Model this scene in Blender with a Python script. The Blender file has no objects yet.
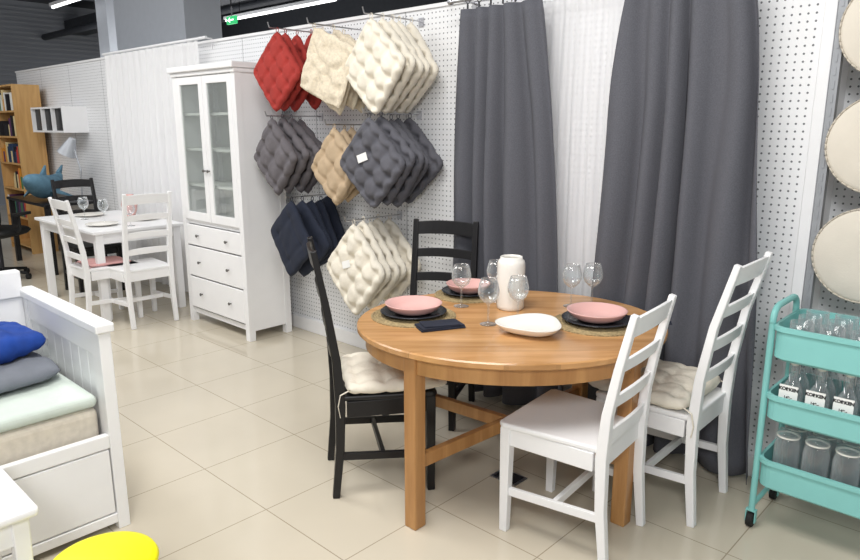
import bpy, bmesh, math, random
from mathutils import Vector, Matrix, Euler, noise
random.seed(7)
S=bpy.context.scene
C=bpy.context.collection
S.view_settings.view_transform='Standard'
S.view_settings.look='None'
# ------------------------------------------------------------ materials
def lin(c):
    r=[]
    for v in c:
        v=v/255.0
        r.append(v/12.92 if v<=0.04045 else ((v+0.055)/1.055)**2.4)
    return (r[0],r[1],r[2],1)
def mat(name,c,rough=0.5,metal=0,var=0.06,scale=12,bump=0.0,bscale=60,trans=0,alpha=1,emit=0,stretch=(1,1,1),ior=1.45,sheen=0):
    m=bpy.data.materials.new(name); m.use_nodes=True
    nt=m.node_tree; p=nt.nodes['Principled BSDF']
    col=lin(c)
    tc=nt.nodes.new('ShaderNodeTexCoord'); mp=nt.nodes.new('ShaderNodeMapping')
    mp.inputs['Scale'].default_value=stretch
    nt.links.new(tc.outputs['Object'],mp.inputs['Vector'])
    nz=nt.nodes.new('ShaderNodeTexNoise'); nz.inputs['Scale'].default_value=scale; nz.inputs['Detail'].default_value=3
    nt.links.new(mp.outputs[0],nz.inputs['Vector'])
    cr=nt.nodes.new('ShaderNodeValToRGB')
    cr.color_ramp.elements[0].position=0.3; cr.color_ramp.elements[1].position=0.7
    cr.color_ramp.elements[0].color=tuple(col[i]*(1-var) for i in range(3))+(1,)
    cr.color_ramp.elements[1].color=tuple(min(1,col[i]*(1+var)) for i in range(3))+(1,)
    nt.links.new(nz.outputs['Fac'],cr.inputs['Fac'])
    nt.links.new(cr.outputs['Color'],p.inputs['Base Color'])
    p.inputs['Roughness'].default_value=rough; p.inputs['Metallic'].default_value=metal
    p.inputs['Transmission Weight'].default_value=trans; p.inputs['Alpha'].default_value=alpha
    p.inputs['IOR'].default_value=ior
    if sheen: p.inputs['Sheen Weight'].default_value=sheen
    if emit:
        p.inputs['Emission Color'].default_value=col; p.inputs['Emission Strength'].default_value=emit
    if bump:
        n2=nt.nodes.new('ShaderNodeTexNoise'); n2.inputs['Scale'].default_value=bscale; n2.inputs['Detail'].default_value=4
        nt.links.new(tc.outputs['Object'],n2.inputs['Vector'])
        b=nt.nodes.new('ShaderNodeBump'); b.inputs['Strength'].default_value=bump; b.inputs['Distance'].default_value=0.01
        nt.links.new(n2.outputs['Fac'],b.inputs['Height']); nt.links.new(b.outputs['Normal'],p.inputs['Normal'])
    return m
def mathn(nt,op,a,b=None):
    n=nt.nodes.new('ShaderNodeMath'); n.operation=op
    for i,v in enumerate((a,b)):
        if v is None: continue
        if isinstance(v,(int,float)): n.inputs[i].default_value=v
        else: nt.links.new(v,n.inputs[i])
    return n.outputs[0]
def pegboard_mat():
    m=mat('pegboard_white',(234,235,237),0.45,var=0.01)
    nt=m.node_tree; p=nt.nodes['Principled BSDF']
    g=nt.nodes.new('ShaderNodeNewGeometry'); s=nt.nodes.new('ShaderNodeSeparateXYZ')
    nt.links.new(g.outputs['Position'],s.inputs[0])
    P=0.03
    fx=mathn(nt,'SUBTRACT',mathn(nt,'FRACT',mathn(nt,'MULTIPLY',mathn(nt,'ADD',s.outputs['X'],50),1/P)),0.5)
    fz=mathn(nt,'SUBTRACT',mathn(nt,'FRACT',mathn(nt,'MULTIPLY',mathn(nt,'ADD',s.outputs['Z'],50),1/P)),0.5)
    d=mathn(nt,'ADD',mathn(nt,'MULTIPLY',fx,fx),mathn(nt,'MULTIPLY',fz,fz))
    hole=mathn(nt,'LESS_THAN',d,0.145*0.145)
    sx=mathn(nt,'FRACT',mathn(nt,'MULTIPLY',mathn(nt,'ADD',s.outputs['X'],50.81),1/0.9))
    seam=mathn(nt,'LESS_THAN',sx,0.012)
    f=mathn(nt,'MAXIMUM',hole,mathn(nt,'MULTIPLY',seam,0.5))
    mx=nt.nodes.new('ShaderNodeMixRGB'); mx.inputs[1].default_value=lin((234,235,237)); mx.inputs[2].default_value=lin((110,113,117))
    nt.links.new(f,mx.inputs[0]); nt.links.new(mx.outputs[0],p.inputs['Base Color'])
    return m
def tile_mat():
    m=mat('floor_tile_cream',(205,196,178),0.12,var=0.03,scale=2.5)
    nt=m.node_tree; p=nt.nodes['Principled BSDF']
    cr=[n for n in nt.nodes if n.type=='VALTORGB'][0]
    g=nt.nodes.new('ShaderNodeNewGeometry'); s=nt.nodes.new('ShaderNodeSeparateXYZ')
    nt.links.new(g.outputs['Position'],s.inputs[0])
    T=0.5
    fx=mathn(nt,'ABSOLUTE',mathn(nt,'SUBTRACT',mathn(nt,'FRACT',mathn(nt,'MULTIPLY',mathn(nt,'ADD',s.outputs['X'],60.25),1/T)),0.5))
    fy=mathn(nt,'ABSOLUTE',mathn(nt,'SUBTRACT',mathn(nt,'FRACT',mathn(nt,'MULTIPLY',mathn(nt,'ADD',s.outputs['Y'],60.1),1/T)),0.5))
    gr=mathn(nt,'GREATER_THAN',mathn(nt,'MAXIMUM',fx,fy),0.4955)
    mx=nt.nodes.new('ShaderNodeMixRGB'); mx.inputs[2].default_value=lin((162,150,130))
    nt.links.new(gr,mx.inputs[0]); nt.links.new(cr.outputs['Color'],mx.inputs[1]); nt.links.new(mx.outputs[0],p.inputs['Base Color'])
    return m
def wood_mat(name,c1,c2,rough=0.35,rot=0,sc=(1.2,14,6),planks=0):
    m=bpy.data.materials.new(name); m.use_nodes=True
    nt=m.node_tree; p=nt.nodes['Principled BSDF']
    tc=nt.nodes.new('ShaderNodeTexCoord'); mp=nt.nodes.new('ShaderNodeMapping')
    mp.inputs['Scale'].default_value=sc; mp.inputs['Rotation'].default_value=(0,0,rot)
    nt.links.new(tc.outputs['Object'],mp.inputs['Vector'])
    nz=nt.nodes.new('ShaderNodeTexNoise'); nz.inputs['Scale'].default_value=2.2; nz.inputs['Detail'].default_value=6; nz.inputs['Distortion'].default_value=0.6
    nt.links.new(mp.outputs[0],nz.inputs['Vector'])
    cr=nt.nodes.new('ShaderNodeValToRGB')
    cr.color_ramp.elements[0].position=0.3; cr.color_ramp.elements[1].position=0.7
    cr.color_ramp.elements[0].color=lin(c1); cr.color_ramp.elements[1].color=lin(c2)
    nt.links.new(nz.outputs['Fac'],cr.inputs['Fac'])
    out=cr.outputs['Color']
    if planks:
        s=nt.nodes.new('ShaderNodeSeparateXYZ'); nt.links.new(tc.outputs['Object'],s.inputs[0])
        k=mathn(nt,'MULTIPLY',mathn(nt,'ADD',s.outputs['Y'],10),1/planks)
        fl_=mathn(nt,'FLOOR',k)
        wn=nt.nodes.new('ShaderNodeTexWhiteNoise'); wn.noise_dimensions='1D'; nt.links.new(fl_,wn.inputs['W'])
        mul=mathn(nt,'ADD',mathn(nt,'MULTIPLY',wn.outputs['Value'],.22),.86)
        ln=mathn(nt,'LESS_THAN',mathn(nt,'FRACT',k),.015)
        mul2=mathn(nt,'SUBTRACT',mul,mathn(nt,'MULTIPLY',ln,.25))
        # knots
        vo=nt.nodes.new('ShaderNodeTexVoronoi'); vo.inputs['Scale'].default_value=3.2; nt.links.new(tc.outputs['Object'],vo.inputs['Vector'])
        kn=mathn(nt,'LESS_THAN',vo.outputs['Distance'],.035)
        mul3=mathn(nt,'SUBTRACT',mul2,mathn(nt,'MULTIPLY',kn,.35))
        cm=nt.nodes.new('ShaderNodeVectorMath'); cm.operation='SCALE'
        nt.links.new(out,cm.inputs[0]); nt.links.new(mul3,cm.inputs['Scale']); out=cm.outputs[0]
    nt.links.new(out,p.inputs['Base Color'])
    p.inputs['Roughness'].default_value=rough
    return m
def sheer_mat(name,c,t,k=.5):
    m=mat(name,c,0.9,var=0.0)
    nt=m.node_tree; p=nt.nodes['Principled BSDF']; out=nt.nodes['Material Output']
    tr=nt.nodes.new('ShaderNodeBsdfTransparent'); mx=nt.nodes.new('ShaderNodeMixShader'); mx.inputs[0].default_value=t
    tl=nt.nodes.new('ShaderNodeBsdfTranslucent'); tl.inputs['Color'].default_value=lin(c)
    m2=nt.nodes.new('ShaderNodeMixShader'); m2.inputs[0].default_value=k
    nt.links.new(p.outputs[0],m2.inputs[1]); nt.links.new(tl.outputs[0],m2.inputs[2])
    nt.links.new(m2.outputs[0],mx.inputs[1]); nt.links.new(tr.outputs[0],mx.inputs[2]); nt.links.new(mx.outputs[0],out.inputs['Surface'])
    return m
def glass_mat(name,tint,lo=.06,hi=.7,dif=.45,blend=.35):
    m=bpy.data.materials.new(name); m.use_nodes=True
    nt=m.node_tree; nt.nodes.remove(nt.nodes['Principled BSDF']); out=nt.nodes['Material Output']
    tr=nt.nodes.new('ShaderNodeBsdfTransparent'); tr.inputs['Color'].default_value=tint+(1,)
    gl=nt.nodes.new('ShaderNodeBsdfGlossy'); gl.inputs['Roughness'].default_value=0.04
    df=nt.nodes.new('ShaderNodeBsdfDiffuse'); df.inputs['Color'].default_value=(.88,.92,.93,1)
    lw=nt.nodes.new('ShaderNodeLayerWeight'); lw.inputs['Blend'].default_value=blend
    mr=nt.nodes.new('ShaderNodeMapRange'); mr.inputs['To Min'].default_value=lo; mr.inputs['To Max'].default_value=hi
    nt.links.new(lw.outputs['Facing'],mr.inputs['Value'])
    g2=nt.nodes.new('ShaderNodeMixShader'); g2.inputs[0].default_value=dif
    nt.links.new(gl.outputs[0],g2.inputs[1]); nt.links.new(df.outputs[0],g2.inputs[2])
    mx=nt.nodes.new('ShaderNodeMixShader')
    nt.links.new(mr.outputs[0],mx.inputs[0]); nt.links.new(tr.outputs[0],mx.inputs[1]); nt.links.new(g2.outputs[0],mx.inputs[2])
    nt.links.new(mx.outputs[0],out.inputs['Surface'])
    return m
M={}
M['peg']=pegboard_mat(); M['tile']=tile_mat()
M['white']=mat('white_lacquer',(240,240,241),0.35,var=0.01)
M['whitep']=mat('white_paint',(234,235,237),0.5,var=0.015)
M['black']=mat('black_brown_lacquer',(22,21,23),0.38,var=0.1)
M['pine']=wood_mat('pine_antique_stain',(180,132,82),(212,164,112),0.2,sc=(1.2,10,6),planks=.135)
M['pineleg']=wood_mat('pine_antique_stain_leg',(162,114,66),(194,146,92),0.35,sc=(9,9,1))
M['birch']=wood_mat('birch_veneer',(190,145,88),(214,172,112),0.5,sc=(9,9,1))
M['curt']=mat('charcoal_curtain_fabric',(90,91,98),0.95,var=0.12,scale=200,bump=0.12,bscale=500)
M['sheer']=sheer_mat('white_sheer_fabric',(252,252,254),0.45,.4)
M['sheer2']=sheer_mat('white_lace_fabric',(252,252,253),0.25,.3)
M['cream']=mat('natural_cotton',(230,223,208),0.95,var=0.04,bump=0.25,bscale=90)
M['linen']=mat('beige_white_linen',(218,211,198),0.95,var=0.03,bump=0.15,bscale=200)
M['lpipe']=mat('linen_piping',(194,186,172),0.95,var=0.04)
M['ivory']=mat('ivory_cotton',(224,212,190),0.95,var=0.12,bump=0.6,bscale=70,scale=50)
M['red']=mat('brick_red_cotton',(164,54,48),0.9,var=0.08,bump=.2,bscale=90)
M['grey']=mat('warm_grey_cotton',(104,100,104),0.95,var=0.08,bump=0.3,bscale=120)
M['dgrey']=mat('dark_grey_cotton',(94,94,101),0.95,var=0.08,bump=0.3,bscale=120)
M['beige']=mat('beige_cotton',(186,164,136),0.95,var=0.06,bump=.2)
M['navy']=mat('navy_cotton',(34,40,56),0.9,var=0.1)
M['pinkc']=mat('pink_cotton',(214,164,162),0.9)
M['blue']=mat('royal_blue_cotton',(20,60,140),0.85,var=0.2,bump=0.4,bscale=25)
M['slate']=mat('slate_cotton',(112,116,124),0.9,var=0.08,bump=.3,bscale=20)
M['mint']=mat('mint_cotton_sheet',(200,210,202),0.9,var=0.04,bump=0.2,bscale=30)
M['ticking']=mat('mattress_ticking',(206,198,184),0.9,var=0.08,scale=40)
M['porc']=mat('white_porcelain',(240,237,230),0.2,var=0.01)
M['pink']=mat('dusty_pink_glaze',(224,178,172),0.22,var=0.03)
M['plate']=mat('black_glazed_stoneware',(42,46,52),0.25,var=0.1)
M['nap']=mat('navy_napkin_cotton',(38,42,56),0.95,var=0.2,bump=.3)
M['mat']=mat('woven_seagrass',(164,144,106),0.85,var=0.35,scale=90,bump=0.8,bscale=150)
M['glass']=glass_mat('clear_glass',(.97,.98,.985),.05,.75)
M['bottle']=glass_mat('clear_bottle_glass',(.97,.985,.99),.07,.6,dif=.6,blend=.3)
M['pane']=glass_mat('cabinet_pane',(.93,.95,.94),.05,.4)
M['chrome']=mat('brushed_steel',(190,190,194),0.3,metal=1,var=0.02)
M['dmetal']=mat('dark_metal',(58,58,62),0.4,metal=0.5,var=0.05)
M['knob']=mat('pewter_knob',(110,108,106),0.4,metal=0.5,var=0.05)
M['gmetal']=mat('grey_slotted_metal',(160,163,168),0.45,metal=0.3)
M['lampm']=mat('lamp_grey_enamel',(176,180,186),0.35,metal=.3)
M['turq']=mat('turquoise_enamel',(136,202,198),0.4,var=0.02)
M['rubber']=mat('black_rubber',(24,24,24),0.7)
M['yellow']=mat('yellow_plastic',(246,238,20),0.4,var=0.01)
M['teal']=mat('blue_grey_plush',(100,138,160),0.95,var=0.2,bump=0.4)
M['ceil']=mat('dark_ceiling',(74,78,86),0.9,var=0.1)
M['duct']=mat('dark_duct_metal',(52,55,61),0.6,var=0.1)
M['farw']=mat('far_grey_wall',(140,144,152),0.8,var=0.05,scale=1)
M['pier']=mat('pier_paint',(200,205,213),0.7,var=0.02)
M['paper']=mat('white_label_paper',(245,245,242),0.7,var=0.01)
M['ink']=mat('black_print_ink',(20,20,23),0.7)
M['green']=mat('exit_sign_green',(20,160,90),0.5,emit=0.6)
M['signw']=mat('exit_sign_white',(240,250,245),0.5,emit=0.8)
M['tube']=mat('lamp_diffuser',(255,255,255),0.5,emit=2.5)
M['cavity']=mat('cabinet_interior_white',(222,223,220),0.7,var=.01)
# ------------------------------------------------------------ mesh helpers
def box(bm,c,s,rz=0,rx=0,ry=0):
    mt=Matrix.Translation(c)@Euler((rx,ry,rz)).to_matrix().to_4x4()@Matrix.Diagonal((s[0],s[1],s[2],1))
    bmesh.ops.create_cube(bm,size=1,matrix=mt)
def box2(bm,x0,x1,y0,y1,z0,z1):
    box(bm,((x0+x1)/2,(y0+y1)/2,(z0+z1)/2),(x1-x0,y1-y0,z1-z0))
def cyl(bm,p0,p1,r0,r1=None,seg=16):
    p0=Vector(p0);p1=Vector(p1)
    if r1 is None:r1=r0
    d=p1-p0;L=d.length
    q=d.to_track_quat('Z','Y').to_matrix().to_4x4()
    bmesh.ops.create_cone(bm,cap_ends=True,segments=seg,radius1=r0,radius2=r1,depth=L,matrix=Matrix.Translation((p0+p1)/2)@q)
def loft(bm,rings):
    vs=[[bm.verts.new(p) for p in r] for r in rings]
    n=len(vs[0])
    for a,b in zip(vs,vs[1:]):
        for i in range(n):
            bm.faces.new((a[i],a[(i+1)%n],b[(i+1)%n],b[i]))
    bm.faces.new(list(reversed(vs[0]))); bm.faces.new(vs[-1])
def tube(bm,pts,r,seg=10):
    rings=[]
    pts=[Vector(p) for p in pts]
    up=None
    for i,p in enumerate(pts):
        t=(pts[min(len(pts)-1,i+1)]-pts[max(0,i-1)]).normalized()
        if up is None:
            up=Vector((1,0,0)) if abs(t.x)<.8 else Vector((0,1,0))
        o=t.cross(up).normalized();s=o.cross(t).normalized();up=s
        rings.append([p+o*r*math.cos(2*math.pi*k/seg)+s*r*math.sin(2*math.pi*k/seg) for k in range(seg)])
    loft(bm,rings)
def bar(bm,pts,w,d,side=(1,0,0)):
    rings=[]
    side=Vector(side).normalized()
    for i,p in enumerate(pts):
        p=Vector(p)
        a=Vector(pts[max(0,i-1)]);b=Vector(pts[min(len(pts)-1,i+1)])
        t=(b-a).normalized()
        o=t.cross(side).normalized()
        s=o.cross(t).normalized()
        ww=w[i] if isinstance(w,(list,tuple)) else w
        dd=d[i] if isinstance(d,(list,tuple)) else d
        rings.append([p+s*ww/2+o*dd/2,p-s*ww/2+o*dd/2,p-s*ww/2-o*dd/2,p+s*ww/2-o*dd/2])
    loft(bm,rings)
def lathe(bm,prof,seg=32,center=(0,0,0),rib=0,lobe=0,lph=0):
    rings=[]
    cx,cy,cz=center
    for pr in prof:
        r,z=pr[0],pr[1]
        if r<1e-5: rings.append([bm.verts.new((cx,cy,cz+z))])
        else:
            rr_=[r*(1-(rib if (len(pr)>2 and i%2) else 0))*(1+lobe*math.cos(3*(2*math.pi*i/seg)+lph)) for i in range(seg)]
            rings.append([bm.verts.new((cx+rr_[i]*math.cos(2*math.pi*i/seg),cy+rr_[i]*math.sin(2*math.pi*i/seg),cz+z)) for i in range(seg)])
    for a,b in zip(rings,rings[1:]):
        for i in range(seg):
            j=(i+1)%seg
            if len(a)==1 and len(b)==1: continue
            if len(a)==1: bm.faces.new((a[0],b[j],b[i]))
            elif len(b)==1: bm.faces.new((a[i],a[j],b[0]))
            else: bm.faces.new((a[i],a[j],b[j],b[i]))
def mk(name,bm,m,parent=None,bevel=0,smooth=False,loc=(0,0,0),rot=(0,0,0),label=None,bseg=2,sub=0):
    bmesh.ops.recalc_face_normals(bm,faces=bm.faces)
    me=bpy.data.meshes.new(name); bm.to_mesh(me); bm.free()
    me.materials.append(m)
    if smooth:
        for p in me.polygons: p.use_smooth=True
    o=bpy.data.objects.new(name,me); C.objects.link(o)
    o.location=loc;o.rotation_euler=rot
    if parent: o.parent=parent
    if bevel:
        b=o.modifiers.new('bevel','BEVEL'); b.width=bevel; b.segments=bseg; b.limit_method='ANGLE'
    if sub:
        b=o.modifiers.new('sub','SUBSURF'); b.levels=sub;b.render_levels=sub
    if label:o['label']=label
    return o
def B(): return bmesh.new()
def thing(name,label,cat,loc=(0,0,0),rz=0,group=None):
    e=bpy.data.objects.new(name,None); e.empty_display_size=0.1; C.objects.link(e)
    e.location=loc; e.rotation_euler=(0,0,rz)
    e['label']=label;e['category']=cat
    if group:e['group']=group
    return e
def tag(o,label,cat,group=None,kind=None):
    o['label']=label
    if cat:o['category']=cat
    if group:o['group']=group
    if kind:o['kind']=kind
    return o
def structure(o,label):
    o['label']=label;o['kind']='structure';return o
def dup(src,loc,rot=None,label=None):
    n=src.copy(); C.objects.link(n)
    n.location=loc
    if rot is not None:n.rotation_euler=rot
    if label:n['label']=label
    def rec(a,b):
        for c in [x for x in a.children]:
            k=c.copy();k.parent=b;C.objects.link(k);rec(c,k)
    rec(src,n)
    return n
def txt(name,s,size,m,parent,loc,rot,ext=0.0004,off=0):
    cu=bpy.data.curves.new(name,'FONT'); cu.body=s;cu.size=size;cu.extrude=ext;cu.offset=off;cu.align_x='CENTER';cu.align_y='CENTER'
    t=bpy.data.objects.new(name+'_tmp',cu);C.objects.link(t)
    bpy.context.view_layer.update()
    me=bpy.data.meshes.new_from_object(t.evaluated_get(bpy.context.evaluated_depsgraph_get()))
    bpy.data.objects.remove(t)
    me.materials.clear();me.materials.append(m)
    o=bpy.data.objects.new(name,me);C.objects.link(o);o.parent=parent;o.location=loc;o.rotation_euler=rot
    return o
# ------------------------------------------------------------ room
WY=3.08; WX=-0.81; WH=2.21
b=B();box2(b,-16,6,-6,16,-0.1,0);structure(mk('floor',b,M['tile']),'cream ceramic tiled shop floor')
b=B();box2(b,-16,6,-6,16,3.9,4.0);structure(mk('ceiling',b,M['ceil']),'dark grey open ceiling of the hall')
b=B();box2(b,-10.3,WX,WY,WY+0.05,0,WH);structure(mk('wall_back',b,M['peg']),'white perforated pegboard partition wall')
b=B();box2(b,-10.3,WX,WY-0.025,WY+0.06,0,0.10);structure(mk('baseboard_back',b,M['white'],bevel=0.004),'white metal plinth along the pegboard wall')
b=B();box2(b,-10.3,WX,WY-0.012,WY+0.062,WH,WH+0.02);structure(mk('trim_1',b,M['white']),'white cap rail on top of the pegboard wall')
b=B();box2(b,WX+0.04,2.5,WY+0.25,WY+0.30,0,2.6);structure(mk('wall_right',b,M['peg']),'white pegboard wall behind the trolley')
b=B();box2(b,WX-0.005,WX+0.04,WY-0.02,WY+0.30,0,2.6);structure(mk('trim_2',b,M['whitep'],bevel=0.004),'white end upright of the pegboard wall')
b=B()
box2(b,WX+0.045,WX+0.075,WY-0.03,WY+0.005,0.05,2.6)
for i in range(50): box(b,(WX+0.06,WY-0.031,0.1+i*0.05),(0.008,0.004,0.03))
structure(mk('trim_3',b,M['gmetal']),'grey slotted steel upright at the wall end')
b=B();box2(b,-16,6,15,15.1,0,4)
structure(mk('wall_far',b,M['farw']),'grey far wall of the hall')
b=B()
box2(b,-15.6,-15.5,-6,15,0,4)
for i in range(26): box2(b,-15.5,-15.46,-6,15,1.5+i*0.09,1.54+i*0.09)
structure(mk('wall_left',b,M['farw']),'grey corrugated metal wall of the hall')
b=B();box2(b,-9.3,-7.5,4.0,4.45,0,3.9);structure(mk('wall_pier',b,M['pier']),'light grey painted structural pier')
b=B();box2(b,-10.6,-10.25,4.3,4.75,0,3.9);structure(mk('wall_pier.001',b,M['pier']),'light grey painted structural pier behind')
b=B()
box2(b,-15.4,-2,5.6,6.0,3.35,3.6);box2(b,-15.4,3,8.0,8.5,3.3,3.7);box2(b,-15.4,-2,10,10.3,3.2,3.4)
for y,z in ((6.8,3.5),(7.3,3.5),(9.5,3.5),(11,3.5),(5.2,3.25),(12.5,3.3)): cyl(b,(-15.4,y,z),(3,y,z),0.06)
for x in (-13,-11,-6,-3): cyl(b,(x,4.9,3.7),(x,14,3.7),0.05)
structure(mk('trim_4',b,M['duct']),'dark ducts and pipes under the ceiling')
def tube_lamp(x0,x1,y,z):
    e=thing('ceiling_lamp','long white fluorescent strip lamp hanging from the ceiling','lamp',((x0+x1)/2,y,z),0,'fluorescent strip lamps')
    L=(x1-x0)/2
    b=B();box2(b,-L,L,-0.04,0.04,0.0,0.045);mk('lamp_housing',b,M['whitep'],e,bevel=0.005)
    b=B();cyl(b,(-L+.02,0,-0.014),(L-.02,0,-0.014),0.018);mk('lamp_tube',b,M['tube'],e,smooth=True)
    b=B();cyl(b,(-L*.7,0,0.045),(-L*.7,0,3.9-z),0.006);cyl(b,(L*.7,0,0.045),(L*.7,0,3.9-z),0.006);mk('suspension_rod',b,M['dmetal'],e)
tube_lamp(-10.4,-7.6,6.25,3.2);tube_lamp(-11.4,-9.9,4.0,3.25);tube_lamp(-7,-4.5,6.25,3.25)
e=thing('exit_sign','green illuminated exit sign with white arrow hanging from the ceiling','sign',(-8.66,5.3,2.93))
b=B();box2(b,-.11,.11,-.02,.02,-.05,.05);mk('sign_body',b,M['green'],e,bevel=.005)
b=B();box(b,(.03,-.022,0),(.09,.004,.018));loft(b,[[(-.08,-.024,0),(-.015,-.024,.033),(-.015,-.024,-.033)],[(-.08,-.02,0),(-.015,-.02,.033),(-.015,-.02,-.033)]]);mk('pictogram',b,M['signw'],e)
b=B();cyl(b,(0,0,.05),(0,0,.97),.008);mk('suspension_rod',b,M['dmetal'],e)
for (x,y,z) in ((-6.6,4.6,3.0),(-5.2,4.3,2.75),(-4.6,4.2,2.7)):
    e=thing('spotlight','small white track spotlight hanging from the ceiling','lamp',(x,y,z),0.4,'track spotlights')
    b=B();cyl(b,(0,0,-.05),(0.06,-.06,.08),.05,.04);mk('lamp_shade',b,M['whitep'],e,smooth=False,bevel=.004)
    b=B();cyl(b,(0.03,-.03,.06),(0.03,-.03,3.9-z),.01);mk('stem',b,M['dmetal'],e)
e=thing('dome_camera','small round security dome hanging from the ceiling','security camera',(-6.15,5.0,3.02))
b=B();lathe(b,[(0,-.09),(.05,-.075),(.08,-.03),(.085,0)],24);lathe(b,[(.085,0),(0,.001)],24);mk('dome_cover',b,M['dmetal'],e,smooth=True)
b=B();cyl(b,(0,0,0),(0,0,.05),.1);cyl(b,(0,0,.05),(0,0,.88),.015);mk('mount',b,M['whitep'],e,bevel=.004)
e=thing('floor_outlet','small steel floor socket plate set in the tiles','floor outlet',(-1.68,2.30,0),0)
b=B();box2(b,-.07,.07,-.05,.05,0,.005);mk('frame',b,M['chrome'],e,bevel=.002)
b=B();box2(b,-.055,.055,-.038,.038,.005,.007)
mk('lid',b,M['dmetal'],e)
# ------------------------------------------------------------ chairs
def chair(m,label,loc,rz,group,name='dining_chair',bt=1.05,lean=.283):
    e=thing(name,label,'chair',loc,rz,group)
    b=B()
    pts=[(-.20,.21),(.20,.21),(.215,.19),(.19,-.20),(-.19,-.20),(-.215,.19)]
    loft(b,[[(x,y,.437) for x,y in pts],[(x,y,.460) for x,y in pts]])
    mk('seat',b,m,e,bevel=.007)
    b=B()
    box(b,(0,.178,.402),(.34,.02,.07));box(b,(0,-.185,.402),(.32,.02,.07))
    bar(b,[(-.186,-.17,.402),(-.19,.17,.402)],.02,.07,(1,0,0));bar(b,[(.186,-.17,.402),(.19,.17,.402)],.02,.07,(1,0,0))
    mk('apron',b,m,e,bevel=.003)
    for sx in (-1,1):
        b=B();bar(b,[(sx*.187,.182,.437),(sx*.187,.182,.38),(sx*.187,.185,0)],[.042,.042,.032],[.042,.042,.032],(1,0,0));mk('leg',b,m,e,bevel=.004)
    q=(bt-.46)/(1.03-.46)
    back=[(0,-.225,0),(0,-.202,.22),(0,-.196,.42),(0,-.196-.011*lean/.283,.46+.14*q),(0,-.196-.042*lean/.283,.46+.34*q),(0,-lean,bt)]
    for sx in (-1,1):
        b=B();bar(b,[(sx*.175,y,z) for _,y,z in back],[.032,.034,.036,.034,.032,.028],[.030,.036,.042,.036,.030,.024],(1,0,0));mk('leg',b,m,e,bevel=.004)
    b=B()
    def by(z):
        for (a,c) in zip(back,back[1:]):
            if a[2]<=z<=c[2]:
                t=(z-a[2])/(c[2]-a[2]);return a[1]+t*(c[1]-a[1])
    for z,h in ((bt-.05,.07),(bt-.19,.045),(bt-.325,.045),(bt-.455,.045)):
        y0=by(z); y1=by(z+.02)
        rings=[]
        for i in range(9):
            u=-1+2*i/8
            x=u*.165; y=y0-.016*(1-u*u); arch=.010*(1-u*u)
            k=h/2; le=(y1-y0)/.02*k
            rings.append([(x,y-.007+le,z+k+arch),(x,y+.007+le,z+k+arch),(x,y+.007-le,z-k+arch*.6),(x,y-.007-le,z-k+arch*.6)])
        loft(b,rings)
    mk('backrest',b,m,e,bevel=.002)
    for sx in (-1,1):
        b=B();bar(b,[(sx*.18,-.205,.19),(sx*.184,.182,.17)],.018,.032,(1,0,0));mk('stretcher',b,m,e,bevel=.002)
    b=B();bar(b,[(-.17,-.02,.18),(.17,-.02,.18)],.018,.032,(0,1,0));mk('stretcher',b,m,e,bevel=.002)
    return e
def face(dx,dy): return math.atan2(dy,dx)-math.pi/2
ch1=chair(M['black'],'black-brown ladder-back chair with cream cushion pulled to the round table',(-2.13,1.945,0),face(.57,.82),'black ladder-back chairs',bt=1.07)
ch2=chair(M['black'],'black-brown ladder-back wooden chair standing against the pegboard wall',(-2.44,2.59,0),face(.4,-.91),'black ladder-back chairs',bt=1.035,lean=.262)
ch3=chair(M['white'],'white ladder-back chair with cream cushion beside the grey curtain',(-1.15,2.66,0),face(-1,-.02),'white ladder-back chairs',bt=1.065,lean=.305)
ch4=chair(M['white'],'white ladder-back chair with bare seat beside the round table',(-1.28,2.165,0),face(-.995,-.09),'white ladder-back chairs',bt=.95,lean=.28)
chA=chair(M['white'],'white ladder-back chair with pink seat pad at the white table',(-5.68,2.16,0),face(0.0,1),'white ladder-back chairs',bt=1.0)
chB=chair(M['white'],'white ladder-back chair at the end of the white table',(-5.42,2.33,0),face(-1,0),'white ladder-back chairs')
chC=chair(M['black'],'black ladder-back chair at the far end of the white table',(-6.75,2.47,0),face(1,0),'black ladder-back chairs')
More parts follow.
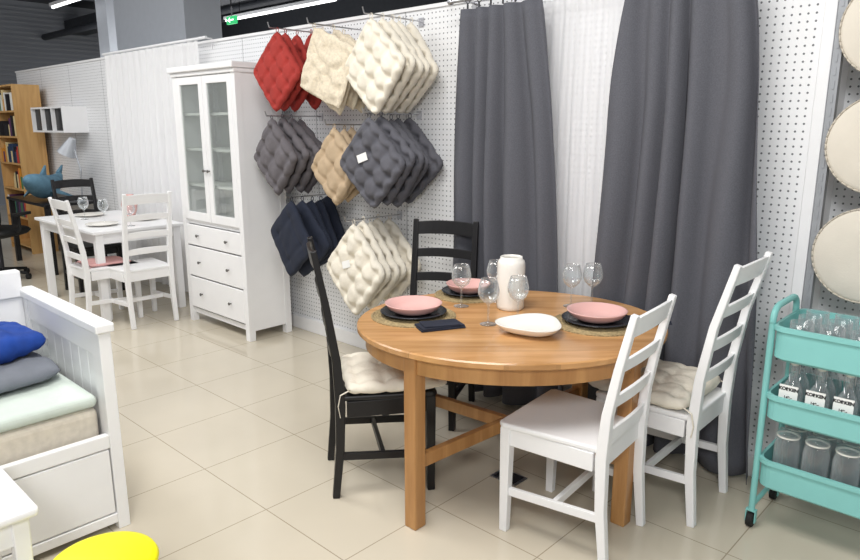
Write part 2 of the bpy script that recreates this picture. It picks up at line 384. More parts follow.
# ------------------------------------------------------------ cushions
def pad_mesh(b,a,T,n=32,k=3,dep=.55,p=6,s=.17,corner=.10,scal=0.0,groove=.28,wr=.0,seed=0):
    top=[];bot=[]
    tc=[-1+(2*i+1)/k for i in range(k)] if k else []
    for i in range(n+1):
        rt=[];rb=[]
        for j in range(n+1):
            u=-1+2*i/n;v=-1+2*j/n
            e=max(0,(1-abs(u)**p))*max(0,(1-abs(v)**p))
            h=T/2*(e**.5)
            f=0;g=0
            for x in tc:
                g=max(g,math.exp(-(u-x)**2/(.05*.05*16/k/k)),math.exp(-(v-x)**2/(.05*.05*16/k/k)))
                for y in tc:
                    d2=(u-x)**2+(v-y)**2
                    if d2<.5: f=max(f,math.exp(-d2/(s*s)))
            if k: h*=(1-dep*f)*(1-groove*g)
            if wr: h+=wr*(e**.5)*noise.noise(Vector((u*3.5+seed,v*3.5,seed*1.7)))
            x=u*a*(1-corner*v*v*v*v);y=v*a*(1-corner*u*u*u*u)
            if scal:
                cu=.5+.5*math.cos(math.pi*k*(v+1)+(math.pi if k%2 else 0)); cv=.5+.5*math.cos(math.pi*k*(u+1)+(math.pi if k%2 else 0))
                x*=1-scal*cu*abs(u)**4
                y*=1-scal*cv*abs(v)**4
            if wr:
                x+=wr*.5*noise.noise(Vector((v*3+seed,u,3)));y+=wr*.5*noise.noise(Vector((u*3+seed,v,9)))
            rt.append(b.verts.new((x,y,h)))
            rb.append(rt[-1] if i in(0,n) or j in(0,n) else b.verts.new((x,y,-h)))
        top.append(rt);bot.append(rb)
    for i in range(n):
        for j in range(n):
            b.faces.new((top[i][j],top[i+1][j],top[i+1][j+1],top[i][j+1]))
            f=(bot[i][j],bot[i][j+1],bot[i+1][j+1],bot[i+1][j])
            b.faces.new(f)
def cushion(m,label,loc,rot,a=.19,T=.07,k=3,dep=.6,name='seat_cushion',group=None,s=.17,p=8,corner=.05,scal=.03,n=40,wr=.006,seed=1,groove=.28):
    e=thing(name,label,'cushion',loc,0,group);e.rotation_euler=rot
    b=B();pad_mesh(b,a,T,k=k,dep=dep,s=s,p=p,corner=corner,scal=scal,n=n,wr=wr,seed=seed,groove=groove);mk('pad',b,m,e,smooth=True)
    return e
def seatpad(ch,m,label,off=(0,0),T=.085,z=.503,a=.2,k=3,wr=.008):
    w=ch.location; r=ch.rotation_euler.z
    v=Matrix.Rotation(r,3,'Z')@Vector((off[0],off[1],0))
    c=cushion(m,label,(w.x+v.x,w.y+v.y,z),(0,0,r),a=a,T=T,k=k,group='seat cushions on chairs',wr=wr,s=.10,dep=.65,scal=.025,seed=w.x,groove=.18)
    for sx in (-1,1):
        b=B()
        bar(b,[(sx*a*.86,-a*.86,0),(sx*(a*.86+.012),-a-.02,-.02),(sx*(a*.9),-a-.03,-.07),(sx*a*.88,-a-.022,-.12)],.008,.003,(1,0,0));mk('tie',b,m,c)
    return c
seatpad(ch1,M['cream'],'cream tufted cotton seat cushion on the black chair',(0.005,.045),T=.066,z=.493,a=.222,k=4)
seatpad(ch3,M['cream'],'cream tufted cotton seat cushion on the white chair',(0,.045),T=.070,z=.495,a=.222,k=4)
seatpad(chA,M['pinkc'],'pink seat pad on the white chair',(0,.01),T=.025,z=.473,wr=0,a=.165)
def hangset(m,label,x,z,ys,group,a=.19,T=.062,k=3,s=.17,tagged=False,tilt=0.0,dep=.6,jit=.08,wr=.005,ang0=45,groove=.28,zj=.014):
    hook=thing('display_hook','straight steel display hook on the pegboard holding cushions','hook',(x,WY,z+a*1.34+.012),0,'pegboard display hooks')
    L=WY-min(ys)+.05
    b=B();cyl(b,(0,0,0),(0,-L,0),.004);cyl(b,(0,-L,0),(0,-L-.01,.03),.004);mk('rod',b,M['chrome'],hook)
    b=B();box2(b,-.02,.02,-.006,0,-.03,.02);mk('back_plate',b,M['chrome'],hook)
    src=None
    for i,y in enumerate(sorted(ys)):
        ang=math.radians(ang0)+random.uniform(-jit,jit)
        R=Euler((math.radians(90)+random.uniform(-.05,.05),0,random.uniform(-.10,.10)+tilt)).to_matrix()@Euler((0,0,ang)).to_matrix()
        ro=R.to_euler()
        dlt=ang-math.radians(45)
        ox=math.sin(dlt)*a*1.34; oz=(1-math.cos(dlt))*a*1.34
        if src is None:
            src=cushion(m,label,(x+ox,y,z+oz),ro,a=a,T=T,k=k,s=s,group=group,name='hanging_cushion',dep=dep,wr=wr,seed=x,groove=groove)
            b=B()
            for q in range(12):
                t0=2*math.pi*q/12;t1=2*math.pi*(q+1)/12
                c0=a*.93+.018
                def P(t):
                    return Vector((1,1,0)).normalized()*(c0*1.4142+.016*math.cos(t)-.02)+Vector((-1,1,0)).normalized()*(.012*math.sin(t))
                cyl(b,P(t0),P(t1),.0025,seg=6)
            mk('strap',b,m,src)
            if tagged:
                b=B()
                mm=Matrix.Rotation(-ang+.3,4,'Z')
                bmesh.ops.create_cube(b,size=1,matrix=Matrix.Translation((.0,.05,T/2+.003))@mm@Matrix.Diagonal((.08,.045,.001,1)))
                mk('price_tag',b,M['paper'],src)
        else:
            c=dup(src,(x+ox+random.uniform(-.012,.014),y,z+oz+random.uniform(-zj,zj)),ro)
            for kx in list(c.children):
                if kx.name.startswith('price_tag'): bpy.data.objects.remove(kx)
ys5=[2.68+.078*i for i in range(5)]
TU=dict(k=4,s=.12,T=.074,dep=.85,groove=.3)
hangset(M['red'],'brick red quilted seat cushion hanging on a pegboard hook',-3.84,1.88,[2.66,2.74,2.83,2.92],'red hanging cushions',k=4,s=.09,dep=.75,a=.19,T=.055,groove=.2,jit=.14)
hangset(M['ivory'],'ivory knitted cushion cover hanging on a pegboard hook',-3.44,1.86,[2.66,2.73,2.8,2.88],'ivory hanging cushions',k=0,a=.195,T=.026,jit=.13,wr=.022,ang0=66,zj=.02)
hangset(M['cream'],'cream tufted cotton cushion hanging on a pegboard hook',-2.97,1.865,ys5,'cream hanging cushions',a=.20,jit=.15,wr=.010,**TU)
hangset(M['grey'],'warm grey tufted cushion hanging on a pegboard hook',-3.95,1.34,ys5[:4],'warm grey hanging cushions',a=.192,jit=.17,k=3,s=.14,T=.074,dep=.85,groove=.3,wr=.010)
hangset(M['beige'],'beige tufted cushion hanging on a pegboard hook',-3.38,1.30,[2.72,2.80,2.88],'beige hanging cushions',k=3,a=.18,dep=.8,jit=.2,s=.13,T=.07,groove=.28,wr=.010)
hangset(M['dgrey'],'dark grey tufted cushion hanging on a pegboard hook',-2.99,1.335,ys5,'dark grey hanging cushions',a=.20,tagged=True,jit=.15,wr=.010,**TU)
hangset(M['navy'],'navy cushion hanging on a pegboard hook',-3.77,.80,ys5,'navy hanging cushions',k=2,s=.10,dep=.6,a=.205,T=.05,jit=.12,ang0=36,groove=.2)
hangset(M['cream'],'white tufted cotton cushion hanging on a low pegboard hook',-3.17,.685,ys5,'white hanging cushions',a=.218,tagged=True,jit=.2,wr=.014,**TU)
# ------------------------------------------------------------ table
TC=Vector((-1.685,2.285,0)); TA=math.radians(45)
tb=thing('dining_table','oval extendable pine dining table with square legs set for dinner','table',TC,TA)
AL,AS=.65,.555
def ov(al,as_,n=72): return [(al*math.cos(2*math.pi*i/n),as_*math.sin(2*math.pi*i/n)) for i in range(n)]
b=B();loft(b,[[(x,y,.713) for x,y in ov(AL-.006,AS-.006)],[(x,y,.718) for x,y in ov(AL,AS)],[(x,y,.735) for x,y in ov(AL,AS)],[(x,y,.74) for x,y in ov(AL-.005,AS-.005)]])
top=mk('tabletop',b,M['pine'],tb)
b=B()
o=ov(AL-.035,AS-.035);i_=ov(AL-.06,AS-.06);n=72
vo=[[b.verts.new((x,y,z)) for x,y in o] for z in (.645,.715)];vi=[[b.verts.new((x,y,z)) for x,y in i_] for z in (.645,.715)]
for i in range(n):
    j=(i+1)%n
    b.faces.new((vo[0][i],vo[0][j],vo[1][j],vo[1][i]));b.faces.new((vi[0][j],vi[0][i],vi[1][i],vi[1][j]));b.faces.new((vo[0][j],vo[0][i],vi[0][i],vi[0][j]));b.faces.new((vo[1][i],vo[1][j],vi[1][j],vi[1][i]))
mk('apron',b,M['pineleg'],tb)
LX,LY=.41,.36
for sx in(-1,1):
    for sy in(-1,1):
        b=B();box2(b,-.030,.030,-.030,.030,0,.713);mk('leg',b,M['pineleg'],tb,bevel=.005,loc=(sx*LX,sy*LY,0),rot=(0,0,math.radians(-45)))
for sg in (-1,1):
    b=B();z=.27
    if sg>0: bar(b,[(-LX+.02,-LY+.02,z),(LX-.02,LY-.02,z)],.03,.055,(1,-1,0)); mk('stretcher',b,M['pineleg'],tb,bevel=.003)
    else:
        for q in (-1,1):
            bar(b,[(q*(-LX+.02),q*(LY-.02),z),(q*-.01,q*.01,z)],.03,.055,(1,1,0))
        mk('stretcher',b,M['pineleg'],tb,bevel=.003)
TZ=.74
def placemat(x,y,r,label):
    b=B();pr=[(0,0),(r,0.0)]
    nn=int(r/.012)
    for i in range(nn*2,-1,-1): pr.append((max(0,r*i/(nn*2)),.004+(.003 if i%2 else 0)))
    lathe(b,pr,48)
    o=mk('placemat',b,M['mat'],None,smooth=False,loc=(x,y,TZ));tag(o,label,'placemat','round woven placemats');return o
def plate(x,y,z,r,m,label,g,name='plate'):
    b=B();lathe(b,[(0,0),(r*.55,0),(r*.6,.003),(r*.95,.016),(r,.018),(r*.97,.021),(r*.62,.008),(0,.006)],40)
    o=mk(name,b,m,None,smooth=True,loc=(x,y,z));tag(o,label,'plate',g);return o
def bowl(x,y,z,r,h,m,label,g,cat='bowl',lobe=0,lph=0):
    b=B();lathe(b,[(0,0),(r*.5,0),(r*.6,h*.1),(r*.85,h*.45),(r*.98,h*.9),(r,h),(r*.96,h),(r*.8,h*.55),(r*.5,h*.2),(0,h*.15)],48,lobe=lobe,lph=lph)
    o=mk('bowl',b,m,None,smooth=True,loc=(x,y,z));tag(o,label,cat,g);return o
sets=[(-2.03,2.05,.185),(-2.10,2.50,.165),(-1.39,2.49,.185)]
for (x,y,r) in sets:
    placemat(x,y,r,'round woven seagrass placemat on the pine table')
    plate(x,y,TZ+.0075,.145 if r>.17 else .13,M['plate'],'dark glazed stoneware dinner plate on a woven placemat','dark dinner plates')
    bowl(x,y,TZ+.0155,.125 if r>.17 else .108,.046,M['pink'],'dusty pink shallow bowl standing on a dark plate','pink bowls')
def napkin(x,y,rz,z,label,seed=1):
    e=thing('napkin',label,'napkin',(x,y,z),rz,'folded navy napkins')
    for k,(L,W,z0,r) in enumerate(((.19,.10,0,0),(.185,.092,.006,.06),(.15,.085,.012,-.05))):
        b=B();n=10;vt=[];vb=[]
        for i in range(n+1):
            ra=[];rb_=[]
            for j in range(5):
                u=(i/n-.5)*L;v=(j/4-.5)*W
                hh=.003*noise.noise(Vector((u*25+seed,v*25,k)))
                cx=u*math.cos(r)-v*math.sin(r);cy=u*math.sin(r)+v*math.cos(r)
                ra.append(b.verts.new((cx,cy,z0+.0065+hh*.6)));rb_.append(b.verts.new((cx,cy,z0+.001)))
            vt.append(ra);vb.append(rb_)
        for i in range(n):
            for j in range(4):
                b.faces.new((vt[i][j],vt[i+1][j],vt[i+1][j+1],vt[i][j+1]));b.faces.new((vb[i][j],vb[i][j+1],vb[i+1][j+1],vb[i+1][j]))
            b.faces.new((vt[i][0],vb[i][0],vb[i+1][0],vt[i+1][0]));b.faces.new((vt[i][4],vt[i+1][4],vb[i+1][4],vb[i][4]))
        for j in range(4):
            b.faces.new((vt[0][j],vt[0][j+1],vb[0][j+1],vb[0][j]));b.faces.new((vt[n][j],vb[n][j],vb[n][j+1],vt[n][j+1]))
        mk('cloth_fold',b,M['nap'],e,smooth=False)
napkin(-1.83,2.0,1.1,TZ+.001,'folded navy cloth napkin beside the woven placemat',1)
napkin(-2.08,2.71,.9,TZ+.001,'folded navy cloth napkin by the far place setting',4)
napkin(-1.25,2.65,.8,TZ+.001,'folded navy cloth napkin by the place setting near the curtain',7)
bowl(-1.52,2.20,TZ,.130,.042,M['porc'],'wide shallow rounded-triangle white serving dish on the pine table','serving dishes',lobe=.10,lph=.9)
b=B();lathe(b,[(0,0),(.054,0),(.060,.006,1),(.062,.02,1),(.0625,.195,1),(.0615,.212,1),(.057,.224),(.050,.229),(.049,.24),(.045,.24),(.045,.228),(.055,.205),(.056,.03),(0,.02)],80,rib=.02)
o=mk('vase',b,M['porc'],None,smooth=True,loc=(-1.80,2.44,TZ));tag(o,'wide ribbed white ceramic vase standing on the pine table','vase')
gp=[(0,0),(.034,0),(.035,.002),(.018,.005),(.006,.010),(.004,.018),(.0038,.075),(.006,.086),(.018,.094),(.034,.108),(.044,.130),(.045,.148),(.040,.172),(.033,.195),(.032,.195),(.0385,.172),(.0432,.148),(.042,.131),(.032,.110),(.016,.097),(0,.093)]
b=B();lathe(b,gp,28)
g0=mk('wine_glass',b,M['glass'],None,smooth=True,loc=(-1.985,2.315,TZ));tag(g0,'clear stemmed wine glass standing on the pine table','glass','wine glasses')
for (x,y) in ((-1.712,2.17),(-1.65,2.29),(-1.93,2.50),(-1.62,2.66),(-1.56,2.74)):
    dup(g0,(x,y,TZ))
# ------------------------------------------------------------ curtains
def curtain(name,m,label,cat,xt0,xt1,xb0,xb1,zt,zb,y,folds,amp,group=None,seed=0,thick=.003,nx=None,pinch=.4,tp=.8,wp=.45,ymax=9):
    rnd=random.Random(seed)
    nx=nx or folds*18;nz=36
    am=[rnd.uniform(.45,1.3) for _ in range(folds+4)]
    b=B();g=[]
    for j in range(nz+1):
        t=j/nz;z=zt+(zb-zt)*t
        row=[]
        for i in range(nx+1):
            s=i/nx
            x=xt0+(xt1-xt0)*s+((xb0-xt0)*(1-s)+(xb1-xt1)*s)*(t**tp)
            warp=wp*noise.noise(Vector((s*2.4+seed,t*1.0,seed*2.3)))*min(1,t*3+.3)+.12*math.sin(s*9+seed)
            k=max(0,min(folds+2.99,s*folds+warp+.7));ki=int(k);f=k-ki
            f=f*f*(3-2*f)
            A=am[ki]*(1-f)+am[ki+1]*f
            a=amp*A*(pinch+(1-pinch)*min(1,t*2.2))
            w=math.sin(2*math.pi*k)
            w=math.copysign(abs(w)**.85,w)
            dy=a*w+.25*a*math.sin(4*math.pi*k+1.3+t*2)*t+.3*amp*noise.noise(Vector((s*8+seed,t*2.5,1)))*t
            if dy>0 and ymax<9: dy=(ymax-y)*math.tanh(dy/(ymax-y))
            row.append(b.verts.new((x+.3*a*math.cos(2*math.pi*k),min(y+dy,WY-.028),z+(.006*math.sin(2*math.pi*k) if j==nz else 0))))
        g.append(row)
    for j in range(nz):
        for i in range(nx): b.faces.new((g[j][i],g[j][i+1],g[j+1][i+1],g[j+1][i]))
    o=mk(name,b,m,None,smooth=True)
    if thick:
        sd=o.modifiers.new('s','SOLIDIFY');sd.thickness=thick
    tag(o,label,cat,group);return o
CY=2.955
RZ=2.20
curtain('curtain',M['curt'],'heavy charcoal grey fabric curtain hanging in folds behind the black chair','curtain',-2.54,-2.03,-2.60,-1.80,RZ-.05,.04,CY,5,.052,'charcoal curtains',3,ymax=2.998,wp=.7)
curtain('curtain',M['curt'],'heavy charcoal grey fabric curtain hanging in folds beside the white chair','curtain',-1.57,-1.05,-1.73,-.84,RZ-.05,.04,CY,5,.054,'charcoal curtains',9,tp=.65,ymax=2.998,wp=.7)
curtain('sheer_curtain',M['sheer'],'white translucent sheer curtain between the two charcoal curtains','curtain',-2.08,-1.45,-2.1,-1.45,RZ-.05,.04,3.03,8,.014,None,5,thick=0,ymax=3.05)
e=thing('curtain_rod','steel curtain rod on brackets on the pegboard wall','curtain rod',(-1.8,CY,RZ))
b=B();cyl(b,(-.82,0,0),(.92,0,0),.011);mk('rod',b,M['chrome'],e,smooth=False)
for s in (-.83,.93):
    b=B();bmesh.ops.create_uvsphere(b,u_segments=16,v_segments=10,radius=.02,matrix=Matrix.Translation((s,0,0)));mk('finial',b,M['chrome'],e,smooth=True)
for s in (-.76,.84):
    b=B();cyl(b,(s,0,0),(s,WY-CY,0),.007);box(b,(s,WY-CY-.003,0),(.04,.005,.07));mk('bracket',b,M['chrome'],e)
def ringset(xs,label,rz=RZ,cy=CY):
    for x in xs:
        b=B()
        for q in range(12):
            t0=2*math.pi*q/12;t1=2*math.pi*(q+1)/12
            cyl(b,(0,.017*math.cos(t0),.017*math.sin(t0)),(0,.017*math.cos(t1),.017*math.sin(t1)),.0018,seg=6)
        box(b,(0,0,-.030),(.008,.006,.026))
        o=mk('curtain_ring',b,M['dmetal'],None,loc=(x,cy,rz-.005));tag(o,label,'curtain ring','curtain rings')
ringset([-2.51+.078*i for i in range(7)],'small metal clip ring on the curtain rod')
ringset([-1.55+.08*i for i in range(7)],'small metal clip ring on the curtain rod')
curtain('sheer_curtain',M['sheer2'],'white lace curtain hanging on the pegboard wall beside the cabinet','curtain',-7.22,-5.4,-7.25,-5.4,2.22,.05,2.98,14,.034,None,11,thick=0,wp=.8)
e=thing('curtain_rod','thin white curtain rod above the lace curtain','curtain rod',(-6.35,3.0,2.24))
b=B();cyl(b,(-.98,0,0),(1.05,0,0),.012);mk('rod',b,M['whitep'],e)
for s in(-.93,1.0):
    b=B();cyl(b,(s,0,0),(s,.08,0),.007);cyl(b,(s,.077,.0),(s,.077,-.08),.007);mk('bracket',b,M['whitep'],e)
# ------------------------------------------------------------ glass cabinet
cx0,cx1,cy0,cy1=-5.14,-4.26,2.60,2.97
cab=thing('display_cabinet','tall white cabinet with two glass doors above three drawers','cabinet',((cx0+cx1)/2,(cy0+cy1)/2,0))
w=(cx1-cx0)/2;d=(cy1-cy0)/2
b=B()
box2(b,-w+.006,-w+.02,-d+.03,d-.03,.07,1.90);box2(b,w-.02,w-.006,-d+.03,d-.03,.07,1.90)
for sx in(-1,1):
    for sy in(-1,1): box(b,(sx*(w-.025),sy*(d-.025),.95),(.05,.05,1.90))
box2(b,-w+.04,w-.04,d-.012,d-.004,.07,1.90)
box2(b,-w+.02,w-.02,-d+.02,d-.014,.09,.11)
box2(b,-w+.02,w-.02,-d+.02,d-.014,.80,.83)
box2(b,-w+.04,w-.04,-d+.022,-d+.03,.07,.11)
mk('body',b,M['white'],cab)
b=B();box2(b,-w-.02,w+.02,-d-.03,d,1.93,1.97);box2(b,-w-.008,w+.008,-d-.012,d,1.90,1.93);mk('cornice',b,M['white'],cab,bevel=.006)
for z in (1.1,1.37,1.63):
    b=B();box2(b,-w+.03,w-.03,-d+.04,d-.018,z-.009,z+.009);mk('shelf',b,M['cavity'],cab)
b=B();box2(b,-w+.05,w-.05,d-.018,d-.014,.83,1.9);mk('back_panel',b,M['cavity'],cab)
KN=[(0,0),(.005,0),(.005,.009),(.012,.016),(.011,.022),(0,.024)]
for sx in(-1,1):
    x0,x1=(0.003,w-.052) if sx>0 else (-w+.052,-.003)
    dr=B();fy0,fy1=-d-.002,-d+.018;z0,z1=.835,1.895;f=.055
    box2(dr,x0,x0+f,fy0,fy1,z0,z1);box2(dr,x1-f,x1,fy0,fy1,z0,z1);box2(dr,x0+f,x1-f,fy0,fy1,z0,z0+f+.01);box2(dr,x0+f,x1-f,fy0,fy1,z1-f,z1)
    do=mk('door',dr,M['white'],cab,bevel=.003)
    b=B();box2(b,x0+f-.005,x1-f+.005,-d+.006,-d+.010,z0+f,z1-f);mk('glass_pane',b,M['pane'],do)
    kx=x0+f/2 if sx>0 else x1-f/2
    b=B();lathe(b,KN,16);mk('knob',b,M['knob'],do,smooth=True,loc=(kx,fy0,1.22),rot=(math.radians(90),0,0))
for z0,z1 in ((.635,.795),(.385,.625),(.125,.375)):
    b=B();box2(b,-w+.052,w-.052,-d-.002,-d+.018,z0,z1)
    dw=mk('drawer',b,M['white'],cab,bevel=.005)
    for sx in(-1,1):
        b=B();lathe(b,KN,16);mk('knob',b,M['knob'],dw,smooth=True,loc=(sx*.21,-d-.002,(z0+z1)/2),rot=(math.radians(90),0,0))
# ------------------------------------------------------------ white table set
wt=thing('white_table','white rectangular dining table with square legs beside the lace curtain','table',(-6.17,2.42,0))
b=B();box2(b,-.66,.66,-.38,.38,.715,.74);mk('tabletop',b,M['white'],wt,bevel=.005)
b=B();box2(b,-.6,.6,-.33,-.31,.63,.715);box2(b,-.6,.6,.31,.33,.63,.715);box2(b,-.61,-.59,-.32,.32,.63,.715);box2(b,.59,.61,-.32,.32,.63,.715);mk('apron',b,M['white'],wt)
for sx in(-1,1):
    for sy in(-1,1):
        b=B();box(b,(sx*.6,sy*.32,.3575),(.06,.06,.715));mk('leg',b,M['white'],wt,bevel=.004)
for (x,y) in ((-6.55,2.42),(-5.85,2.25),(-5.95,2.65)):
    plate(x,y,TZ,.13,M['porc'],'white dinner plate on the white table','white plates')
for (x,y) in ((-6.35,2.3),(-6.05,2.35),(-5.65,2.4)):
    dup(g0,(x,y,TZ),label='clear wine glass standing on the white table')['group']='glasses on the white table'
b=B();lathe(b,[(0,0),(.04,0),(.06,.05),(.07,.11),(.055,.17),(.04,.19),(.045,.20),(.038,.20),(.048,.17),(.058,.10),(0,.03)],28)
tag(mk('vase',b,M['pink'],None,smooth=True,loc=(-6.25,2.66,TZ)),'pink ceramic vase on the white table','vase')
sh=thing('wall_shelf','white wall shelf with open compartments mounted on the pegboard','shelf',(-8.58,2.95,1.61))
b=B()
x0,x1,y0,y1,z0,z1=-.50,.48,-.13,.13,-.14,.14
box2(b,x0,x1,y0,y1,z0,z0+.02);box2(b,x0,x1,y0,y1,z1-.02,z1);box2(b,x0,x1,y1-.01,y1,z0+.02,z1-.02)
for i in range(4):
    xx=x0+(x1-x0-.02)*i/3;box2(b,xx,xx+.02,y0,y1-.01,z0+.02,z1-.02)
mk('carcass',b,M['white'],sh)
b=B()
for i in range(3):
    xa=x0+(x1-x0-.02)*i/3+.02;xb=x0+(x1-x0-.02)*(i+1)/3
    box2(b,xa+.001,xb-.001,-.09,y1-.0105,z0+.021,z1-.021)
mk('dark_cell_fill',b,M['black'],sh)  # black blocks that make the shelf compartments dark
bk=thing('bookcase','tall birch veneer bookcase filled with books beside the wall shelf','bookcase',(-9.66,2.85,0))
b=B();X=.40
box2(b,-X,-X+.02,-.15,.15,0,2.02);box2(b,X-.02,X,-.15,.15,0,2.02);box2(b,-X+.02,X-.02,.14,.15,.05,2.0)
mk('carcass',b,M['birch'],bk)
levels=[.07,.42,.77,1.08,1.40,1.70]
for z in levels+[2.0]:
    b=B();box2(b,-X+.02,X-.02,-.15,.14,z,z+.02);mk('shelf',b,M['birch'],bk)
cols=[(40,60,90),(190,60,50),(220,200,150),(60,120,80),(230,230,225),(90,50,90),(210,140,50),(30,30,36)]
bms=[mat('book_cover_%s'%n,c,.6) for n,c in zip(('blue','red','sand','green','white','plum','amber','black'),cols)]
for z in levels[1:]:
    x=-9.66-X+.035
    while x<-9.66+X-.08:
        tw=random.uniform(.025,.07);h=random.uniform(.12,.26)
        if noise.noise(Vector((x*5,z*7,2)))>-.12:
            b=B();box2(b,0,tw-.002,0,.17,0,h)
            tag(mk('book',b,random.choice(bms),None,bevel=.002,loc=(x,2.72,z+.02)),'hardcover book standing upright in the birch bookcase','book','books in the bookcase')
        x+=tw
dk=thing('desk','black desk with straight legs under the white wall shelf','desk',(-8.36,2.72,0))
b=B();box2(b,-.62,.62,-.3,.3,.72,.75);mk('desktop',b,M['black'],dk,bevel=.004)
for sx in(-1,1):
    for sy in(-1,1):
        b=B();box(b,(sx*.58,sy*.26,.36),(.05,.05,.72));mk('leg',b,M['black'],dk)
lp=thing('desk_lamp','small grey metal desk lamp with conical shade on the black desk','lamp',(-7.88,2.85,.75))
b=B();lathe(b,[(0,0),(.08,0),(.08,.012),(0,.025)],24);mk('base',b,M['lampm'],lp,smooth=True)
b=B();cyl(b,(0,0,.02),(.06,0,.32),.008);cyl(b,(.06,0,.32),(-.04,-.02,.60),.008);mk('arm',b,M['lampm'],lp)
b=B();cyl(b,(-.03,-.02,.66),(-.10,-.07,.50),.035,.10,24);mk('lamp_shade',b,M['lampm'],lp,smooth=False)
pl=thing('plush_shark','blue-grey stuffed toy shark lying on the black desk','stuffed toy',(-8.2,2.6,.75),-.75)
b=B();rings=[];q=1.3
for (x,r,z) in ((-.30,.02,.20),(-.24,.045,.17),(-.12,.085,.12),(0,.112,.112),(.1,.112,.125),(.19,.088,.155),(.26,.055,.18),(.31,.02,.195)):
    rings.append([(x*q,q*r*math.cos(2*math.pi*i/12),q*(z+r*.95*math.sin(2*math.pi*i/12))) for i in range(12)])
loft(b,rings);mk('body',b,M['teal'],pl,smooth=True,sub=1)
b=B();loft(b,[[(-.02,-.02,.25),(.12,-.02,.25),(-.05,-.012,.38)],[(-.02,.02,.25),(.12,.02,.25),(-.05,.012,.38)]]);mk('fin',b,M['teal'],pl,bevel=.008,bseg=3)
b=B();loft(b,[[(-.37,-.02,.24),(-.30,-.02,.28),(-.45,-.012,.36)],[(-.37,.02,.24),(-.30,.02,.28),(-.45,.012,.36)]]);loft(b,[[(-.37,-.02,.24),(-.32,-.02,.22),(-.43,-.012,.16)],[(-.37,.02,.24),(-.32,.02,.22),(-.43,.012,.16)]]);mk('tail_fin',b,M['teal'],pl,bevel=.006,bseg=3)
for s in(-1,1):
    b=B();loft(b,[[(.02,s*.12,.1),(.14,s*.12,.1),(-.04,s*.26,.03)],[(.02,s*.12,.13),(.14,s*.12,.13),(-.04,s*.26,.05)]]);mk('side_fin',b,M['teal'],pl,bevel=.003)
oc=thing('office_chair','black office swivel chair standing by the desk','chair',(-7.98,2.02,0),math.radians(40))
b=B()
for i in range(5):
    a=2*math.pi*i/5;cyl(b,(0,0,.1),(.28*math.cos(a),.28*math.sin(a),.06),.022,.014)
mk('base',b,M['rubber'],oc)
for i in range(5):
    a=2*math.pi*i/5;b=B();cyl(b,(.28*math.cos(a)-.015,.28*math.sin(a),.03),(.28*math.cos(a)+.015,.28*math.sin(a),.03),.03);mk('caster',b,M['rubber'],oc)
b=B();cyl(b,(0,0,.1),(0,0,.45),.03);mk('gas_column',b,M['dmetal'],oc)
b=B();pad_mesh(b,.25,.1,k=0,n=16,p=6);mk('seat',b,M['rubber'],oc,smooth=True,loc=(0,0,.49))
b=B();pad_mesh(b,.25,.09,k=0,n=16,p=6)
for v in b.verts: v.co.y*=1.25
mk('backrest',b,M['rubber'],oc,smooth=True,loc=(0,-.27,.87),rot=(math.radians(97),0,0))
b=B();bar(b,[(0,-.1,.45),(0,-.3,.46),(0,-.31,.8)],.06,.015,(1,0,0));mk('back_support',b,M['dmetal'],oc)
for s in(-1,1):
    b=B();tube(b,[(s*.24,-.05,.48),(s*.29,-.05,.52),(s*.29,-.05,.66)],.015);box(b,(s*.29,0,.675),(.05,.24,.03));mk('armrest',b,M['rubber'],oc,bevel=.004)
# ------------------------------------------------------------ daybed
BX1=-2.55;BX0=-3.42;BY1=.97;BY0=-1.15
bd=thing('daybed','white wooden daybed with panelled ends, drawers and a mattress','bed',(BX1,BY1,0))
def panel(y0,y1,name):
    b=B();W=BX1-BX0
    box2(b,-.075,0,y0,y1,0,.80);box2(b,-W,-W+.075,y0,y1,0,.80)
    box2(b,-W+.075,-.075,y0+.004,y1-.004,.70,.80);box2(b,-W+.075,-.075,y0+.004,y1-.004,.12,.22)
    nb=8;ww=(W-.15)/nb
    for i in range(nb): box2(b,-W+.075+i*ww+.0015,-W+.075+(i+1)*ww-.0015,y0+.012,y1-.012,.22,.70)
    box2(b,-W+.075,-.075,(y0+y1)/2-.003,(y0+y1)/2+.003,.2,.72)
    mk(name,b,M['white'],bd,bevel=.003)
    b=B();box2(b,-W-.012,.012,y0-.012,y1+.012,.80,.835);mk('top_rail',b,M['white'],bd,bevel=.006)
panel(-.045,0,'end_panel')
panel(BY0-BY1,BY0-BY1+.045,'end_panel')
b=B();W=BX1-BX0;L=BY1-BY0
box2(b,-W,-W+.03,-L+.045,-.045,.12,.80);mk('back_panel',b,M['white'],bd,bevel=.003)
b=B();box2(b,-W-.012,-W+.045,-L+.045,-.045,.80,.92);mk('back_rail',b,M['white'],bd,bevel=.006)
b=B();box2(b,-.03,0,-L+.045,-.045,.345,.40);box2(b,-.03,0,-L+.045,-.045,.03,.07);box2(b,-W+.03,-.03,-L+.045,-.045,.30,.34);mk('side_rail',b,M['white'],bd,bevel=.004)
for i in range(2):
    y1=-.05-i*(L-.1)/2;y0=y1-(L-.1)/2+.006
    b=B();box2(b,-.022,-.002,y0,y1,.075,.34);mk('drawer',b,M['white'],bd,bevel=.004)
b=B();box2(b,0,W-.09,0,L-.11,0,.16)
o=mk('mattress',b,M['ticking'],None,bevel=.03,bseg=4,loc=(BX0+.04,BY0+.055,.342));tag(o,'beige ticking mattress on the white daybed','mattress')
b=B();box2(b,0,W-.085,0,L-.11,0,.05)
o=mk('mattress_topper',b,M['mint'],None,bevel=.022,bseg=4,loc=(BX0+.04,BY0+.055,.503));tag(o,'pale mint sheeted topper lying on the mattress','mattress')
